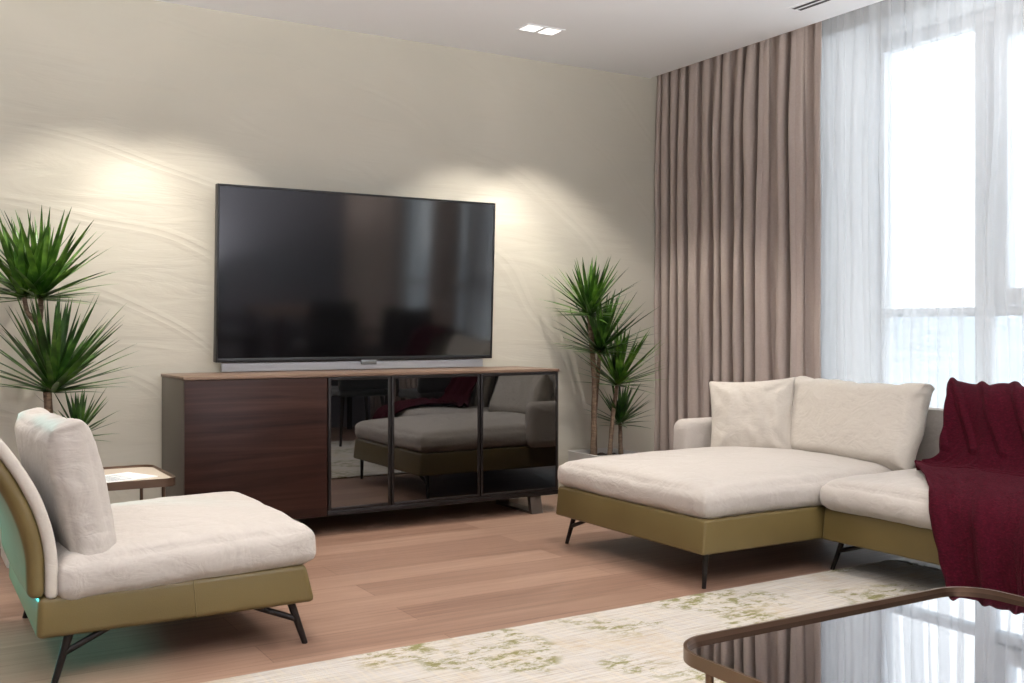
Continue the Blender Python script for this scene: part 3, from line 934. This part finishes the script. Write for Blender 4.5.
def thf(s, v):
    p = pat(s)
    e = 0.004
    a, c = pat(max(0, s - e)), pat(min(1, s + e))
    tdir = (c - a).normalized()
    nrm = Vector((-tdir.y, tdir.x))
    if nrm.x > 0 and s > .2: nrm = -nrm
    if s <= .2 and nrm.y < 0: nrm = -nrm
    yl = along(s, left) + .006 * fbm((s * 8, 0, 0), 1, 2)
    yr = along(s, right) + .01 * fbm((s * 9, 3, 0), 1, 2)
    y = yl + (yr - yl) * v
    hang = max(0, (s - .70) / .30)
    seat = 1 if .42 < s < .72 else 0
    f = 0.010 * (0.5 + 0.5 * math.sin(v * 12 + 2.5 * s + 1.1 * math.sin(s * 5))) ** 3 + 0.004 * fbm((v * 4 + s * 2, s * 4, 0), 1, 4)
    f += hang * (0.034 * (0.5 + .5 * math.sin(v * 13 + 1.0)) ** 2 + .012 * fbm((v * 3, s, 1), 1, 8))
    # diagonal creases on the top part
    if .08 < s < .42: f += .015 * max(0, math.sin((v * 2.2 - s * 3.2) * 9)) ** 3
    f += 0.006
    if s > .40: f += 0.006 * abs(fbm((v * 10, s * 14, 2), 1, 6))
    p = p + nrm * max(f, .003)
    return Vector((p.x, y, p.y))
grid(b, thf, 130, 90)
o = obj('throw_blanket', b, THROW, origin=(3.5, 2.4, .42), smooth=180, recalc=False)
md = o.modifiers.new('thickness', 'SOLIDIFY'); md.thickness = .008; md.offset = 0
tag(o, 'burgundy knitted throw draped over the sofa back and seat down to the rug', 'blanket')

# ------------------------------------------------------------------ rug
b = bmesh.new()
rx0, rx1, ry0, ry1 = 0.30, 3.70, 0.82, 2.965
box(b, rx0, rx1, ry0, ry1, 0.0, .012, .004)
rg = obj('rug', b, RUG, origin=(2.0, 1.7, 0), smooth=40)
tag(rg, 'cream area rug with mossy olive patches under the coffee table', 'rug')
b = bmesh.new()
rr = random.Random(4)
y = ry0 + .01
while y < ry1 - .01:
    L = rr.uniform(.05, .075)
    yy = y + rr.uniform(-.008, .008)
    tube(b, [(rx1 - .004, y, .007), (rx1 + L * .5, (y + yy) / 2, .008), (rx1 + L, yy, .003)], [.003, .0028, .001], 5)
    y += .012
f = obj('fringe', b, RUG, rg, smooth=60); f['kind'] = 'stuff'
rg.rotation_euler = (0, 0, math.radians(1.1))

# ------------------------------------------------------------------ coffee table
tx0, tx1, ty0, ty1, tz = 1.405, 2.420, 0.95, 1.735, 0.330
ct = empty('coffee_table', ((tx0 + tx1) / 2, (ty0 + ty1) / 2, .012), 'coffee table with dark mirror top and bronze rim on the rug', 'coffee table')
b = bmesh.new(); prism(b, rrect(tx0 + .006, tx1 - .006, ty0 + .006, ty1 - .006, .105, 14), 'z', tz - .016, tz - .008)
obj('table_top', b, MIRROR, ct, smooth=30)
b = bmesh.new()
ring(b, rrect(tx0, tx1, ty0, ty1, .11, 14), rrect(tx0 + .007, tx1 - .007, ty0 + .007, ty1 - .007, .104, 14), tz - .024, tz + .004)
obj('rim', b, BRONZE, ct, smooth=40)
for x, y in ((tx0 + .045, ty1 - .10), (tx1 - .10, ty1 - .045), (tx0 + .10, ty0 + .045), (tx1 - .045, ty0 + .10)):
    b = bmesh.new(); bar(b, (x, y, .012), (x, y, tz - .016), .009); obj('leg', b, BRONZE, ct, smooth=40)

# ------------------------------------------------------------------ dining corner (seen only as reflections)
dt = empty('dining_table', (3.55, .2, 0), 'dark dining table mirrored in the television', 'dining table')
b = bmesh.new(); box(b, 3.1, 4.0, -.35, .72, .71, .74, .006); obj('table_top', b, WALTOP, dt, smooth=30)
for x, y in ((3.16, -.29), (3.94, -.29), (3.16, .66), (3.94, .66)):
    b = bmesh.new(); bar(b, (x, y, 0), (x, y, .71), .025, .03); obj('leg', b, DARKWOOD, dt, smooth=40)
def dining_chair(x, y, rz, label, z=0.0):
    t = empty('dining_chair', (x, y, z), label, 'chair')
    R = Matrix.Translation((x, y, z)) @ Matrix.Rotation(rz, 4, 'Z')
    def part(name, b, m):
        bmesh.ops.transform(b, matrix=R, verts=b.verts)
        obj(name, b, m, t, smooth=50)
    b = bmesh.new(); soft_block(b, .46, .46, .07, .03, .015, 0, 1, .002, (12, 12, 4), 0, Matrix.Translation((0, 0, .45))); part('seat', b, DARKSEAT)
    b = bmesh.new(); soft_block(b, .42, .46, .06, .028, .01, .01, 2, .002, (12, 12, 4), 0, Matrix.Translation((-.235, 0, .68)) @ Matrix.Rotation(math.radians(-10), 4, 'Y') @ UP); part('backrest', b, DARKSEAT)
    for s in (-1, 1):
        b = bmesh.new(); tube(b, [(.19, s * .23, .43), (.17, s * .24, .64), (-.22, s * .23, .66)], .014, 8); part('armrest', b, DARKWOOD)
        for q in (-1, 1):
            b = bmesh.new(); bar(b, (q * .18, s * .18, .43), (q * .23, s * .22, 0), .018, .011); part('leg', b, DARKWOOD)
dining_chair(3.45, 1.05, -PI / 2, 'dark dining chair mirrored in the left smoked glass door', .014)
dining_chair(3.96, 1.53, -PI * .5, 'dark dining chair mirrored in the middle smoked glass door')
dining_chair(2.85, .15, 0, 'dark dining chair at the table side facing the coffee table')

# torchiere uplights, added out of view as fill light for ceiling and room
FILLGLOW = emit('fill_bowl_glow', (1, 0.95, 0.88, 1), 2.0)  # glow of the added uplight bowls
def fill_torchiere(x, y, z, e, label):
    t = empty('fill_uplight', (x, y, 0), label, 'fill light')
    b = bmesh.new(); tube(b, [(x, y, 0), (x, y, .015), (x, y, .03)], [.14, .14, .03], 32); obj('base', b, BRONZE, t, smooth=40)
    b = bmesh.new(); tube(b, [(x, y, .02), (x, y, z - .08)], .011, 12); obj('pole', b, BRONZE, t, smooth=60)
    b = bmesh.new(); grid(b, lambda u, v: Vector((x + (.03 + .15 * v ** .6) * math.cos(2 * PI * u), y + (.03 + .15 * v ** .6) * math.sin(2 * PI * u), z - .09 + .09 * v)), 32, 8)
    obj('lamp_shade', b, FILLGLOW, t, smooth=180)
    l = bpy.data.lights.new('fill_beam', 'SPOT'); l.energy = e; l.color = (1, .985, .965); l.shadow_soft_size = .12; l.spot_size = math.radians(168); l.spot_blend = .4
    o = bpy.data.objects.new('fill_beam', l); COL.objects.link(o); o.location = (x, y, z + .01); o.rotation_euler = (PI, 0, 0)
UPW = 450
fill_torchiere(-0.9, 2.2, 1.0, UPW * .35, 'added unseen fill light with upturned bowl left of the lounge chair')
fill_torchiere(1.2, -.28, 1.0, UPW, 'added unseen fill light with upturned bowl by the grey back wall')
fill_torchiere(2.15, -.28, 1.0, UPW, 'added unseen fill light with upturned bowl beside the dining table')

# assumed lamp, unseen, added to throw teal light on the chair's back
wl = empty('assumed_teal_lamp', (-.9, YW, .7), 'assumed unseen teal lamp left of the plant, added to tint the lounge chair back', 'assumed lamp')
b = bmesh.new(); box(b, -1.0, -.8, YW - .03, YW - .001, .4, 1.0, .006); obj('backplate', b, BLACK, wl, smooth=30)
b = bmesh.new(); box(b, -.98, -.82, YW - .05, YW - .03, .42, .98, .005); obj('lamp_shade', b, TEALGLOW, wl, smooth=30)
l = bpy.data.lights.new('assumed_teal_beam', 'SPOT'); l.energy = 330; l.color = (0.10, 0.80, 0.78); l.spot_size = math.radians(30); l.spot_blend = 0.6; l.shadow_soft_size = .10  # added teal beam of the assumed lamp, aimed at the chair back
o = bpy.data.objects.new('assumed_teal_beam', l); COL.objects.link(o)
o.location = (-.9, YW - .08, .62)
o.rotation_euler = (Vector((0.33, 3.60, 0.40)) - Vector(o.location)).to_track_quat('-Z', 'Y').to_euler()

# ------------------------------------------------------------------ daylight
w = bpy.data.worlds.new('overcast_sky')
scene.world = w
w.use_nodes = True
bg = w.node_tree.nodes['Background']
bg.inputs['Color'].default_value = (0.93, 0.97, 1.0, 1)
bg.inputs['Strength'].default_value = 2.6
for y0, y1 in bays:
    l = bpy.data.lights.new('window_portal', 'AREA'); l.shape = 'RECTANGLE'; l.size = H - ZS; l.size_y = y1 - y0
    l.cycles.is_portal = True
    o = bpy.data.objects.new('window_portal', l); COL.objects.link(o)
    o.location = (XR + .08, (y0 + y1) / 2, (ZS + H) / 2)
    o.rotation_euler = (0, math.radians(90), 0)

# ------------------------------------------------------------------ camera and render look
cam = bpy.data.cameras.new('camera')
co = bpy.data.objects.new('camera', cam)
COL.objects.link(co)
cam.sensor_fit = 'HORIZONTAL'; cam.sensor_width = 36.0
cam.lens = 36.0 * 1035.0 / 1024.0
cam.shift_y = -(341.5 - 330.0) / 1024.0
cam.clip_start = 0.02; cam.clip_end = 4000
co.location = (0, 0, 1.0)
co.rotation_euler = (PI / 2, 0, -math.radians(30.76))
scene.camera = co

scene.view_settings.view_transform = 'Standard'
scene.view_settings.look = 'None'
scene.view_settings.exposure = 0.06
scene.view_settings.gamma = 1.0
scene.view_settings.use_curve_mapping = False
scene.cycles.max_bounces = 10
scene.cycles.diffuse_bounces = 3
scene.cycles.glossy_bounces = 5
scene.cycles.transmission_bounces = 6
scene.cycles.transparent_max_bounces = 24
scene.cycles.caustics_reflective = False
scene.cycles.caustics_refractive = False
scene.cycles.sample_clamp_indirect = 4.0
scene.cycles.use_denoising = True
try:
    scene.cycles.denoiser = 'OPENIMAGEDENOISE'
except Exception:
    pass
